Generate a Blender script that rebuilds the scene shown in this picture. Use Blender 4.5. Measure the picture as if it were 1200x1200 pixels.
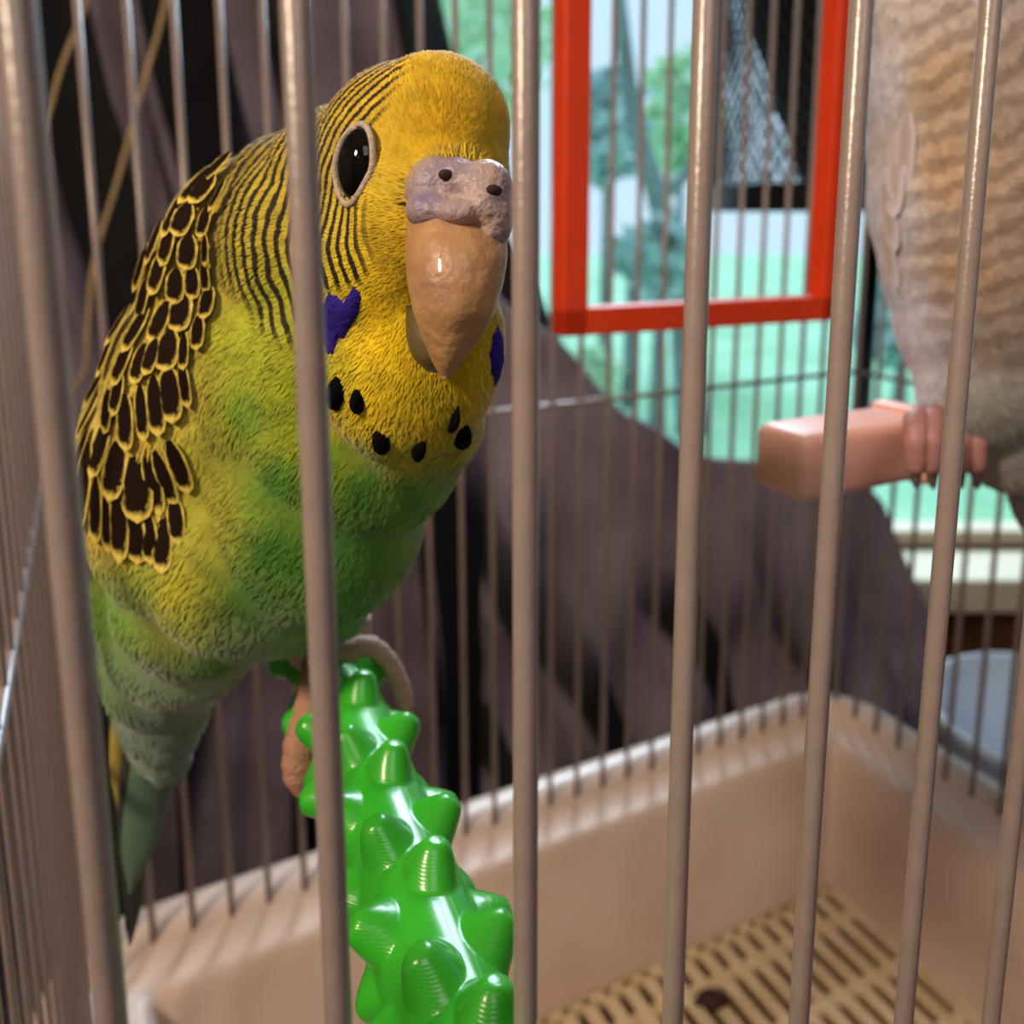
import bpy, bmesh, math, random
import numpy as np
from mathutils import Vector, Matrix
from mathutils.bvhtree import BVHTree

random.seed(7); RNG = np.random.default_rng(7)
scene = bpy.context.scene
COL = scene.collection
for o in list(bpy.data.objects): bpy.data.objects.remove(o)

# ------------------------------------------------------------------ camera
FPX, CX, CY = 1009.0, 615.0, 421.0          # focal length and principal point in pixels of the 1200 frame
PITCH = math.radians(9.6)
CAMZ = 0.425                                 # the lens stands this far above the table top (z = 0)
FWD = Vector((0, math.cos(PITCH), -math.sin(PITCH)))
UPV = Vector((0, math.sin(PITCH), math.cos(PITCH)))
RGT = Vector((1, 0, 0))
CAMP = Vector((0, 0, CAMZ))
cam = bpy.data.cameras.new('camera')
cam.sensor_width = 36.0; cam.sensor_fit = 'HORIZONTAL'
cam.lens = FPX / 1200 * 36
cam.shift_x = (600 - CX) / 1200
cam.shift_y = (CY - 600) / 1200
cam.clip_start = 0.004; cam.clip_end = 200
cam.dof.use_dof = True; cam.dof.focus_distance = 0.086
cam.dof.aperture_fstop = 26
camo = bpy.data.objects.new('camera', cam); COL.objects.link(camo)
camo.location = CAMP; camo.rotation_euler = (math.pi / 2 - PITCH, 0, 0)
scene.camera = camo

# ------------------------------------------------------------------ sky, lamps, exposure
vs = scene.view_settings
vs.view_transform = 'Standard'; vs.look = 'None'; vs.gamma = 1.0; vs.use_curve_mapping = False
vs.exposure = 0.75
scene.cycles.use_denoising = True
scene.cycles.max_bounces = 8
scene.cycles.sample_clamp_indirect = 4.0
world = bpy.data.worlds.new('sky'); scene.world = world; world.use_nodes = True
wn = world.node_tree.nodes; wl = world.node_tree.links
bg = wn['Background']
bg.inputs['Color'].default_value = (0.62, 0.80, 1.0, 1); bg.inputs['Strength'].default_value = 0.75

def lamp(name, kind, loc, power, color, size=0.1, target=None, size_y=None):
    l = bpy.data.lights.new(name, kind); l.energy = power; l.color = color
    if kind == 'AREA':
        l.size = size
        if size_y: l.shape = 'RECTANGLE'; l.size_y = size_y
    else: l.shadow_soft_size = size
    o = bpy.data.objects.new(name, l); COL.objects.link(o); o.location = loc
    if target is not None:
        o.rotation_euler = (Vector(target) - Vector(loc)).to_track_quat('-Z', 'Y').to_euler()
    return o
# warm room lamp to the left of the cage and an added, unseen dim fill light behind the camera
lamp('room_lamp', 'POINT', (-0.48, -0.36, 0.88), 17.0, (1.0, 0.80, 0.57), 0.06)
lamp('fill_light', 'AREA', (0.35, -0.9, 1.6), 4.5, (1.0, 0.92, 0.90), 0.8, (0.0, 0.3, 0.3))

# hazy daylight falling in through the window from behind the cage
sun = bpy.data.lights.new('hazy_sun', 'SUN'); sun.energy = 3.0; sun.angle = math.radians(20); sun.color = (0.74, 0.84, 1.0)
suno = bpy.data.objects.new('hazy_sun', sun); COL.objects.link(suno)
suno.rotation_euler = Vector((-0.10, -0.80, -0.60)).to_track_quat('-Z', 'Y').to_euler()

# ------------------------------------------------------------------ helpers
def lin(c):
    return tuple((x / 12.92 if x <= 0.04045 else ((x + 0.055) / 1.055) ** 2.4) for x in (v / 255 for v in c))
def P(px, py, z):
    """point seen at that pixel, z millimetres along the viewing axis"""
    z = z / 1000
    return CAMP + (RGT * ((px - CX) / FPX) - UPV * ((py - CY) / FPX) + FWD) * z
def ray(px, py):
    return (RGT * ((px - CX) / FPX) - UPV * ((py - CY) / FPX) + FWD).normalized()
ANG = math.radians(63.3)
D1 = Vector((math.sin(ANG), math.cos(ANG), 0))       # along the cage front
N2 = Vector((-math.cos(ANG), math.sin(ANG), 0))      # into the cage
def C(u, n, z): return D1 * u + N2 * n + Vector((0, 0, z))
def on_plane(px, py, n):
    r = ray(px, py); t = n / r.dot(N2); return CAMP + r * t
def on_height(px, py, z):
    r = ray(px, py); t = (z - CAMZ) / r.z; return CAMP + r * t

MATS = {}
def mat(name, color, rough=0.5, var=0.12, scale=40, bump=0.0, bscale=200, metallic=0.0, trans=0.0, sss=0.0, color2=None, coat=0.0, alpha=1.0, spec=0.5):
    m = bpy.data.materials.new(name); m.use_nodes = True
    nt = m.node_tree; n = nt.nodes; l = nt.links; b = n['Principled BSDF']
    b.inputs['Roughness'].default_value = rough; b.inputs['Metallic'].default_value = metallic
    b.inputs['Transmission Weight'].default_value = trans
    b.inputs['Coat Weight'].default_value = coat
    b.inputs['Specular IOR Level'].default_value = spec
    b.inputs['Alpha'].default_value = alpha
    if sss:
        b.inputs['Subsurface Weight'].default_value = sss; b.inputs['Subsurface Scale'].default_value = 0.003
    tc = n.new('ShaderNodeTexCoord'); nz = n.new('ShaderNodeTexNoise')
    nz.inputs['Scale'].default_value = scale; nz.inputs['Detail'].default_value = 4
    l.new(tc.outputs['Object'], nz.inputs['Vector'])
    mx = n.new('ShaderNodeMix'); mx.data_type = 'RGBA'
    c = lin(color)
    c2 = lin(color2) if color2 else tuple(max(0, x * (1 - 2 * var)) for x in c)
    mx.inputs[6].default_value = (*c, 1); mx.inputs[7].default_value = (*c2, 1)
    rp = n.new('ShaderNodeMapRange'); rp.inputs[1].default_value = 0.35; rp.inputs[2].default_value = 0.7
    l.new(nz.outputs['Fac'], rp.inputs[0]); l.new(rp.outputs[0], mx.inputs[0])
    l.new(mx.outputs[2], b.inputs['Base Color'])
    if bump:
        nb = n.new('ShaderNodeTexNoise'); nb.inputs['Scale'].default_value = bscale; nb.inputs['Detail'].default_value = 3
        l.new(tc.outputs['Object'], nb.inputs['Vector'])
        bp = n.new('ShaderNodeBump'); bp.inputs['Strength'].default_value = bump; bp.inputs['Distance'].default_value = 0.001
        l.new(nb.outputs['Fac'], bp.inputs['Height']); l.new(bp.outputs['Normal'], b.inputs['Normal'])
    MATS[name] = m
    return m

def link(name, me, m=None, parent=None, smooth=True):
    o = bpy.data.objects.new(name, me); COL.objects.link(o)
    if m is not None and not me.materials: me.materials.append(m)
    if smooth and len(me.polygons): me.polygons.foreach_set('use_smooth', [True] * len(me.polygons))
    if parent is not None:
        o.parent = parent
        o.matrix_parent_inverse = parent.matrix_world.inverted() if False else Matrix.Translation(-parent.location) if parent.type == 'EMPTY' else Matrix()
    return o
def mesh(name, v, f):
    me = bpy.data.meshes.new(name); me.from_pydata([tuple(x) for x in v], [], [tuple(x) for x in f]); me.update(); return me
def obj(name, v, f, m, parent=None, smooth=True): return link(name, mesh(name, v, f), m, parent, smooth)
def tag(o, label, cat, group=None, kind=None):
    o['label'] = label; o['category'] = cat
    if group: o['group'] = group
    if kind: o['kind'] = kind
    return o
def struct(o, label=None, cat=None):
    o['kind'] = 'structure'
    if label: o['label'] = label; o['category'] = cat
    return o
def thing(name, label, cat, loc=(0, 0, 0), group=None):
    o = bpy.data.objects.new(name, None); COL.objects.link(o); o.location = loc; o.empty_display_size = 0.01
    return tag(o, label, cat, group)

def tube_vf(pts, rad, sides=10, cap=True, flat=None):
    pts = [Vector(p) for p in pts]; n = len(pts)
    if not hasattr(rad, '__len__'): rad = [rad] * n
    v = []; f = []; ref = None
    for i, p in enumerate(pts):
        t = (pts[min(i + 1, n - 1)] - pts[max(i - 1, 0)]).normalized()
        if ref is None:
            ref = Vector((0, 0, 1)) if abs(t.z) < 0.9 else Vector((1, 0, 0))
        a = (ref - t * ref.dot(t)).normalized(); b = t.cross(a); ref = a
        for k in range(sides):
            q = 2 * math.pi * k / sides
            v.append(p + (a * math.cos(q) + b * math.sin(q)) * rad[i])
    for i in range(n - 1):
        for k in range(sides):
            k2 = (k + 1) % sides
            f.append((i * sides + k, i * sides + k2, (i + 1) * sides + k2, (i + 1) * sides + k))
    if cap:
        f.append(tuple(range(sides))[::-1]); f.append(tuple(range((n - 1) * sides, n * sides)))
    return v, f
def spline(pts, m=8):
    """Catmull-Rom through points, m steps each"""
    pts = [Vector(p) for p in pts]; q = [pts[0] * 2 - pts[1]] + pts + [pts[-1] * 2 - pts[-2]]; out = []
    for i in range(1, len(q) - 2):
        for k in range(m):
            t = k / m; a, b, c, d = q[i - 1], q[i], q[i + 1], q[i + 2]
            out.append(0.5 * ((2 * b) + (c - a) * t + (2 * a - 5 * b + 4 * c - d) * t * t + (3 * b - a - 3 * c + d) * t ** 3))
    out.append(pts[-1]); return out
def lerp_list(vals, n):
    return list(np.interp(np.linspace(0, len(vals) - 1, n), range(len(vals)), vals))
def box_vf(ax, ay, az, x, y, z, bev=0.0):
    """box in the frame of three unit vectors; x, y, z are (min, max); bevelled when bev"""
    bm = bmesh.new(); bmesh.ops.create_cube(bm, size=1)
    for w in bm.verts:
        w.co = Vector(((x[0] + x[1]) / 2 + w.co.x * (x[1] - x[0]), (y[0] + y[1]) / 2 + w.co.y * (y[1] - y[0]), (z[0] + z[1]) / 2 + w.co.z * (z[1] - z[0])))
    if bev: bmesh.ops.bevel(bm, geom=bm.edges[:], offset=bev, segments=3, profile=0.5, affect='EDGES')
    bm.verts.ensure_lookup_table()
    v = [ax * w.co.x + ay * w.co.y + az * w.co.z for w in bm.verts]; bm.verts.index_update()
    f = [tuple(w.index for w in fc.verts) for fc in bm.faces]; bm.free(); return v, f
XA, YA, ZA = Vector((1, 0, 0)), Vector((0, 1, 0)), Vector((0, 0, 1))
def join(parts):
    v = []; f = []
    for a, b in parts:
        k = len(v); v += list(a); f += [tuple(i + k for i in q) for q in b]
    return v, f
def ell_vf(c, rx, ry, rz, ax=RGT, ay=UPV, az=-FWD, seg=24, rings=14):
    v = [c + ay * ry]; f = []
    for i in range(1, rings):
        th = math.pi * i / rings
        for k in range(seg):
            ph = 2 * math.pi * k / seg
            v.append(c + ay * (ry * math.cos(th)) + ax * (rx * math.sin(th) * math.cos(ph)) + az * (rz * math.sin(th) * math.sin(ph)))
    v.append(c - ay * ry); last = len(v) - 1
    for k in range(seg):
        k2 = (k + 1) % seg
        f.append((0, 1 + k2, 1 + k)); f.append((last, 1 + (rings - 2) * seg + k, 1 + (rings - 2) * seg + k2))
        for i in range(rings - 2):
            a = 1 + i * seg; b = a + seg
            f.append((a + k, a + k2, b + k2, b + k))
    return v, f
def rot(ax, ay, az, about, deg):
    R = Matrix.Rotation(math.radians(deg), 3, about); return R @ ax, R @ ay, R @ az
def remeshed(name, parts, voxel, smooth=10, fac=0.5):
    v, f = join(parts); me = mesh(name, v, f)
    o = bpy.data.objects.new(name, me); COL.objects.link(o)
    r = o.modifiers.new('r', 'REMESH'); r.mode = 'VOXEL'; r.voxel_size = voxel; r.use_smooth_shade = True
    s = o.modifiers.new('s', 'SMOOTH'); s.factor = fac; s.iterations = smooth
    dg = bpy.context.evaluated_depsgraph_get(); dg.update()
    me2 = bpy.data.meshes.new_from_object(o.evaluated_get(dg)); me2.name = name
    bpy.data.objects.remove(o); bpy.data.meshes.remove(me)
    return me2
def np_verts(me):
    a = np.empty(len(me.vertices) * 3, np.float32); me.vertices.foreach_get('co', a); return a.reshape(-1, 3).astype(float)
def to_px(p):
    """numpy world points -> the object-space sheet the plumage is laid out on (x right, y down, depth mm)"""
    d = p - np.array(CAMP); z = d @ np.array(FWD)
    return CX + FPX * (d @ np.array(RGT)) / z, CY - FPX * (d @ np.array(UPV)) / z, z * 1000
def bvh_of(me):
    return BVHTree.FromPolygons([v.co for v in me.vertices], [tuple(p.vertices) for p in me.polygons])

# ------------------------------------------------------------------ materials
M_wire = mat('wire_enamel', (144, 128, 124), 0.30, 0.05, 300, 0.06, 1500, spec=0.7)
M_wire_old = mat('aged_wire_enamel', (200, 180, 150), 0.4, 0.12, 60, 0.1, 400)
M_tray = mat('tray_plastic', (208, 184, 170), 0.42, 0.07, 14, 0.05, 60, color2=(192, 164, 146))
M_grate = mat('grate_plastic', (220, 198, 164), 0.5, 0.1, 30, color2=(194, 162, 118))
M_trayfloor = mat('tray_bottom', (168, 138, 96), 0.7, 0.2, 25)
M_perch = mat('green_print', (56, 172, 38), 0.30, 0.05, 60, sss=0.06, color2=(46, 158, 36), coat=0.15)
M_red = mat('orange_red_plastic', (224, 62, 16), 0.45, 0.05, 80)
M_pink = mat('pink_plastic', (240, 184, 172), 0.42, 0.05, 60, color2=(232, 172, 156))
M_pinkdark = mat('worn_pink', (182, 128, 124), 0.5, 0.1, 200)
M_cloth = mat('grey_drape', (128, 118, 134), 0.9, 0.16, 9, 0.4, 700, color2=(92, 82, 96))
M_black = mat('black_metal', (12, 12, 16), 0.35, 0.1, 50)
M_blackcloth = mat('black_cloth', (10, 9, 14), 0.9, 0.1, 50)
M_wood = mat('brown_wood', (104, 62, 36), 0.45, 0.25, 12, 0.1, 90)
M_cream = mat('cream_paint', (232, 220, 190), 0.5, 0.04, 10)
M_wall = mat('wall_paint', (150, 138, 132), 0.8, 0.05, 6)
M_wall.use_fake_user = True
M_floor = mat('floor_boards', (96, 72, 56), 0.6, 0.15, 5)
M_bowl = mat('pale_blue_plastic', (210, 232, 255), 0.15, 0.03, 10, trans=0.2)
M_lawn = mat('lawn', (150, 205, 172), 0.9, 0.1, 1.2, color2=(118, 182, 136))
M_leaf = mat('bush_leaves', (188, 218, 214), 0.8, 0.2, 6, color2=(156, 192, 194))
M_leaf2 = mat('bright_leaves', (214, 242, 204), 0.8, 0.2, 6, color2=(186, 226, 196))
M_bark = mat('bark', (130, 150, 150), 0.9, 0.2, 6)
M_eye = mat('eye_black', (4, 3, 5), 0.06, 0.0, 10, spec=0.35)
M_ring = mat('eye_ring_skin', (188, 168, 150), 0.6, 0.1, 900, 0.4, 2500)
M_cere = mat('cere_skin', (180, 154, 142), 0.45, 0.1, 200, 0.55, 900, color2=(136, 120, 152), sss=0.15)
M_beak = mat('beak_horn', (188, 144, 96), 0.45, 0.1, 220, 0.5, 420, color2=(152, 112, 84), sss=0.15, coat=0.2)
M_lowbeak = mat('lower_beak_horn', (104, 86, 50), 0.5, 0.1, 160)
M_hole = mat('nostril_dark', (44, 26, 22), 0.8, 0.0, 10)
M_foot = mat('foot_skin', (206, 166, 150), 0.5, 0.1, 700, 0.6, 2200, sss=0.15)
M_foot2 = mat('foot_skin_brown', (176, 130, 106), 0.55, 0.1, 700, 0.6, 2200, sss=0.15)
M_claw = mat('claw_horn', (110, 90, 84), 0.35, 0.1, 300)
M_violet = mat('violet_patch', (50, 34, 138), 0.85, 0.15, 500, 0.4, 1800, spec=0.15)
M_spot = mat('throat_spot_black', (6, 5, 7), 0.85, 0.0, 10, spec=0.08)
M_cord = mat('tan_cord', (190, 160, 116), 0.7, 0.15, 120)
M_husk = mat('dark_husk', (58, 28, 22), 0.8, 0.2, 200)

def plumage_mat(name, rough=0.75, striped=True, dark=(30, 22, 6)):
    m = bpy.data.materials.new(name); m.use_nodes = True
    nt = m.node_tree; n = nt.nodes; l = nt.links; b = n['Principled BSDF']
    b.inputs['Roughness'].default_value = rough
    b.inputs['Specular IOR Level'].default_value = 0.25
    b.inputs['Sheen Weight'].default_value = 0.35; b.inputs['Sheen Roughness'].default_value = 0.5
    a = n.new('ShaderNodeAttribute'); a.attribute_name = 'tint'
    tc = n.new('ShaderNodeTexCoord')
    nz = n.new('ShaderNodeTexNoise'); nz.inputs['Scale'].default_value = 420; nz.inputs['Detail'].default_value = 3
    l.new(tc.outputs['Object'], nz.inputs['Vector'])
    mr = n.new('ShaderNodeMapRange'); mr.inputs[1].default_value = 0.3; mr.inputs[2].default_value = 0.7
    mr.inputs[3].default_value = 0.80; mr.inputs[4].default_value = 1.12
    l.new(nz.outputs['Fac'], mr.inputs[0])
    mul = n.new('ShaderNodeVectorMath'); mul.operation = 'SCALE'
    l.new(a.outputs['Color'], mul.inputs[0]); l.new(mr.outputs[0], mul.inputs['Scale'])
    out = mul.outputs[0]
    if striped:
        ph = n.new('ShaderNodeAttribute'); ph.attribute_name = 'phase'
        mk = n.new('ShaderNodeAttribute'); mk.attribute_name = 'bars'
        n2 = n.new('ShaderNodeTexNoise'); n2.inputs['Scale'].default_value = 260; n2.inputs['Detail'].default_value = 2
        l.new(tc.outputs['Object'], n2.inputs['Vector'])
        ad = n.new('ShaderNodeMath'); ad.operation = 'MULTIPLY_ADD'; ad.inputs[1].default_value = 5.5
        l.new(n2.outputs['Fac'], ad.inputs[0]); l.new(ph.outputs['Fac'], ad.inputs[2])
        sn = n.new('ShaderNodeMath'); sn.operation = 'SINE'; l.new(ad.outputs[0], sn.inputs[0])
        th = n.new('ShaderNodeMapRange'); th.inputs[1].default_value = -0.25; th.inputs[2].default_value = 0.45
        l.new(sn.outputs[0], th.inputs[0])
        mm = n.new('ShaderNodeMath'); mm.operation = 'MULTIPLY'
        l.new(th.outputs[0], mm.inputs[0]); l.new(mk.outputs['Fac'], mm.inputs[1])
        mx = n.new('ShaderNodeMix'); mx.data_type = 'RGBA'
        l.new(mm.outputs[0], mx.inputs[0]); l.new(out, mx.inputs[6]); mx.inputs[7].default_value = (*lin(dark), 1)
        out = mx.outputs[2]
    l.new(out, b.inputs['Base Color'])
    nb = n.new('ShaderNodeTexNoise'); nb.inputs['Scale'].default_value = 900; nb.inputs['Detail'].default_value = 2
    l.new(tc.outputs['Object'], nb.inputs['Vector'])
    bp = n.new('ShaderNodeBump'); bp.inputs['Strength'].default_value = 0.35; bp.inputs['Distance'].default_value = 0.0004
    l.new(nb.outputs['Fac'], bp.inputs['Height']); l.new(bp.outputs['Normal'], b.inputs['Normal'])
    return m

# ================================================================== ROOM
RX0, RX1, RY0, RY1, RZ0, RZ1 = -1.5, 2.1, -1.7, 1.12, -0.72, 1.75
def slab(name, x, y, z, m, parent=None, bev=0.0):
    v, f = box_vf(XA, YA, ZA, x, y, z, bev); return obj(name, v, f, m, parent, smooth=False)
struct(slab('floor', (RX0 - .1, RX1 + .1), (RY0 - .1, RY1 + .1), (RZ0 - .08, RZ0), M_floor))
struct(slab('ceiling', (RX0 - .1, RX1 + .1), (RY0 - .1, RY1 + .1), (RZ1, RZ1 + .08), M_wall))
struct(slab('wall_left', (RX0 - .08, RX0), (RY0, RY1), (RZ0, RZ1), M_wall))
struct(slab('wall_right', (RX1, RX1 + .08), (RY0, RY1), (RZ0, RZ1), M_wall))
struct(slab('wall_front', (RX0, RX1), (RY0 - .08, RY0), (RZ0, RZ1), M_wall))
WX0, WX1, WZ0, WZ1 = -0.30, 1.75, -0.03, 1.55          # window opening in the back wall
v, f = join([box_vf(XA, YA, ZA, (RX0, WX0), (RY1, RY1 + .08), (RZ0, RZ1)), box_vf(XA, YA, ZA, (WX1, RX1), (RY1, RY1 + .08), (RZ0, RZ1)),
             box_vf(XA, YA, ZA, (WX0, WX1), (RY1, RY1 + .08), (RZ0, WZ0)), box_vf(XA, YA, ZA, (WX0, WX1), (RY1, RY1 + .08), (WZ1, RZ1))])
struct(obj('wall_back', v, f, M_wall, smooth=False))
win = bpy.data.objects.new('window_1', None); COL.objects.link(win); win.location = (0, 0, 0); struct(win)
fr = .045
for nm, x, z in (('window_frame', (WX0, WX0 + fr), (WZ0, WZ1)), ('window_frame', (WX1 - fr, WX1), (WZ0, WZ1)),
                 ('window_frame', (WX0, WX1), (WZ1 - fr, WZ1)), ('window_frame', (WX0, WX1), (WZ0, WZ0 + .02))):
    slab(nm, x, (RY1 + .02, RY1 + .06), z, M_cream, win)
slab('window_sill', (WX0 - .04, WX1 + .04), (RY1 - .10, RY1 + .02), (WZ0 - .045, WZ0), M_cream, win, .006)
gm = bpy.data.materials.new('window_glass'); gm.use_nodes = True      # thin clear pane
gn = gm.node_tree.nodes; gl = gm.node_tree.links; gn.remove(gn['Principled BSDF'])
g1 = gn.new('ShaderNodeBsdfTransparent'); g1.inputs['Color'].default_value = (.94, .98, .97, 1)
g2 = gn.new('ShaderNodeBsdfGlossy'); g2.inputs['Roughness'].default_value = .02
g3 = gn.new('ShaderNodeMixShader'); g3.inputs[0].default_value = .05
gl.new(g1.outputs[0], g3.inputs[1]); gl.new(g2.outputs[0], g3.inputs[2]); gl.new(g3.outputs[0], gn['Material Output'].inputs['Surface'])
slab('pane', (WX0 + fr, WX1 - fr), (RY1 + .036, RY1 + .040), (WZ0 + .02, WZ1 - fr), gm, win)
# brown panelling under the sill
trim = struct(slab('trim_1', (-.3, RX1), (RY1 - .03, RY1), (RZ0, WZ0 - .045), M_wood))

# ================================================================== GARDEN
gz = -0.75
n = 40; vv = []; ff = []
for j in range(n + 1):
    for i in range(n + 1):
        x = -14 + 34 * i / n; y = RY1 + .35 + 24 * j / n
        vv.append((x, y, gz))
for j in range(n):
    for i in range(n): ff.append((j * (n + 1) + i, j * (n + 1) + i + 1, (j + 1) * (n + 1) + i + 1, (j + 1) * (n + 1) + i))
tag(obj('lawn', vv, ff, M_lawn), 'bright mint green lawn outside the window', 'lawn', kind='stuff')
def leafy(name, center, rx, ry, rz, m, nleaf, size, label, cat, trunk=None, group=None):
    t = thing(name, label, cat, (center[0], center[1], gz), group)
    c = Vector(center); v = []; f = []
    for _ in range(nleaf):
        d = Vector((random.gauss(0, 1), random.gauss(0, 1), random.gauss(0, 1))).normalized() * random.uniform(.55, 1) 
        p = c + Vector((d.x * rx, d.y * ry, d.z * rz))
        a = Vector((random.gauss(0, 1), random.gauss(0, 1), random.gauss(0, 1))).normalized()
        b = a.cross(Vector((random.gauss(0, 1), random.gauss(0, 1), random.gauss(0, 1)))).normalized()
        s = size * random.uniform(.6, 1.3); k = len(v)
        v += [p - a * s, p + b * s * .45, p + a * s, p - b * s * .45]; f.append((k, k + 1, k + 2, k + 3))
    o = obj('foliage', v, f, m, t, smooth=False); o['kind'] = 'stuff'
    if trunk:
        vt, ft = tube_vf(spline([(trunk[0], center[1], gz), (trunk[0] * .6 + center[0] * .4, center[1], (gz + center[2]) / 2), (center[0], center[1], center[2])], 5), lerp_list([trunk[1], trunk[1] * .6], 11), 8)
        obj('trunk', vt, ft, M_bark, t)
    else:
        vt, ft = tube_vf([(center[0], center[1], gz), (center[0], center[1], center[2])], [.05, .02], 6); obj('stem', vt, ft, M_bark, t)
    return t
def garden_pt(px, py, y):
    r = ray(px, py); return CAMP + r * (y / r.y)
for (px, py, y, rx, rz, m, nl, s, lab, cat, tr) in (
    (712, 150, 6.5, .30, .42, M_leaf, 260, .13, 'dark rounded shrub on the lawn, framed by the red square', 'shrub', None),
    (775, 300, 4.2, .13, .22, M_leaf, 160, .08, 'small slender shrub at the foot of the leaning trunk', 'shrub', None),
    (800, 130, 8.0, .34, .6, M_leaf2, 240, .14, 'lime green bush lit from above behind the dark shrub', 'bush', None),
    (1120, 60, 9.0, .7, 1.0, M_leaf2, 380, .2, 'tall pale green tree behind the mesh basket', 'tree', (4.4, .09)),
    (560, 60, 11.0, 1.0, .9, M_leaf2, 420, .2, 'pale lime tree crown farthest across the lawn', 'tree', (-.7, .10)),
    (1060, 380, 5.0, .28, .26, M_leaf, 220, .1, 'low shrub beside the black stand pole', 'shrub', None),
    (690, 440, 3.2, .12, .10, M_leaf2, 120, .06, 'clump of bright grass near the window', 'bush', None),
    (740, 300, 5.2, .13, .15, M_leaf, 120, .07, 'dim low shrub just behind the small slender shrub', 'shrub', None)):
    c = garden_pt(px, py, y)
    leafy(lab.split()[-1] if False else {'shrub': 'garden_shrub', 'bush': 'garden_bush', 'tree': 'garden_tree'}[cat], c, rx, rx * .8, rz, m, nl, s, lab, cat, tr)
# leaning tree trunk
t = thing('tree_trunk', 'dark leaning tree trunk standing on the lawn behind the red square', 'tree', garden_pt(800, 330, 4.6))
a = garden_pt(798, 345, 4.6); b = garden_pt(772, 235, 4.6); c = garden_pt(742, 130, 4.6); d = garden_pt(720, -60, 4.6)
vt, ft = tube_vf(spline([Vector((a.x + .08, a.y, gz)), a, b, c, d], 6), lerp_list([.09, .07, .06, .045, .03], 25), 10); obj('trunk', vt, ft, M_bark, t)
vt, ft = tube_vf(spline([b, b + Vector((.18, 0, .2)), b + Vector((.3, .05, .6))], 5), lerp_list([.04, .02], 11), 8); obj('branch', vt, ft, M_bark, t)

# ================================================================== TABLE
U0, U1, NB0, NB1 = -0.020, 0.380, 0.0537, 0.341        # cage footprint in cage axes
tb = thing('table', 'brown wooden table top carrying the bird cage', 'table', C(.2, .2, RZ0))
v, f = box_vf(D1, N2, ZA, (-.22, .80), (-.10, .362), (-.03, 0), .004); obj('table_top', v, f, M_wood, tb, False)
for u in (-.18, .76):
    for q in (-.06, .32):
        v, f = box_vf(D1, N2, ZA, (u - .02, u + .02), (q - .02, q + .02), (RZ0, -.03), .003); obj('leg', v, f, M_wood, tb, False)

# ================================================================== CAGE
RIM, TOP = 0.137, 0.62
cage = thing('bird_cage', 'off-white wire bird cage with a beige plastic tray and slatted floor', 'bird cage', C((U0 + U1) / 2, (NB0 + NB1) / 2, 0))
WR = 0.00098
v, f = tube_vf([(0, 0, -.001 * k + 0) for k in (0,)] + [(0, 0, TOP - RIM + .012)], WR, 14)
wire_me = mesh('wire', v, f)
def wire(u, n, z=RIM - .012, m=None):
    o = bpy.data.objects.new('wire', wire_me); COL.objects.link(o)
    o.parent = cage; o.location = C(u, n, z) - cage.location
    if m: o.scale = (1.35, 1.35, 1)
    return o
wire_me.materials.append(M_wire); wire_me.polygons.foreach_set('use_smooth', [True] * len(wire_me.polygons))
us = []
for x in (75, 372, 616, 808, 973, 1110, 1224):
    p = on_plane(x, 600, NB0); us.append(p.dot(D1))
PITCHW = (us[-1] - us[0]) / 6
while us[-1] + PITCHW < U1 - .004: us.append(us[-1] + PITCHW)
for u in us: wire(u, NB0)
p = on_plane(646, 700, NB1).dot(D1); ub = []
k = -30
while k < 40:
    u = p + k * PITCHW
    if U0 + .005 < u < U1 - .004: wire(u, NB1, m=1)
    k += 1
nq = int((NB1 - NB0) / PITCHW)
for i in range(1, nq + 1):
    q = NB0 + (NB1 - NB0) * i / (nq + 1)
    wire(U0, q).scale = (.7, .7, 1); wire(U1, q, m=1)
def cross(a, b, r=.0012):
    v, f = tube_vf([a, b], r, 10); return obj('crossbar', v, f, M_wire, cage)
def ringbars(z, sides='flbr', r=.0013):
    if 'f' in sides: cross(C(U0, NB0, z), C(U1, NB0, z), r)
    if 'b' in sides: cross(C(U0, NB1, z), C(U1, NB1, z), r)
    if 'l' in sides: cross(C(U0, NB0, z), C(U0, NB1, z), r)
    if 'r' in sides: cross(C(U1, NB0, z), C(U1, NB1, z), r)
zb = on_plane(632, 477, NB1).z
ringbars(zb, 'lbr'); ringbars(TOP - .004)
for u, q in ((U0, NB0), (U1, NB0), (U0, NB1), (U1, NB1)):
    v, f = tube_vf([C(u, q, RIM - .012), C(u, q, TOP)], .0016, 12); obj('corner_post', v, f, M_wire, cage)
for i in range(1, 20):                                   # roof wires
    u = U0 + (U1 - U0) * i / 20
    v, f = tube_vf([C(u, NB0, TOP - .004), C(u, NB1, TOP - .004)], WR, 8); obj('roof_wire', v, f, M_wire, cage)
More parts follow.
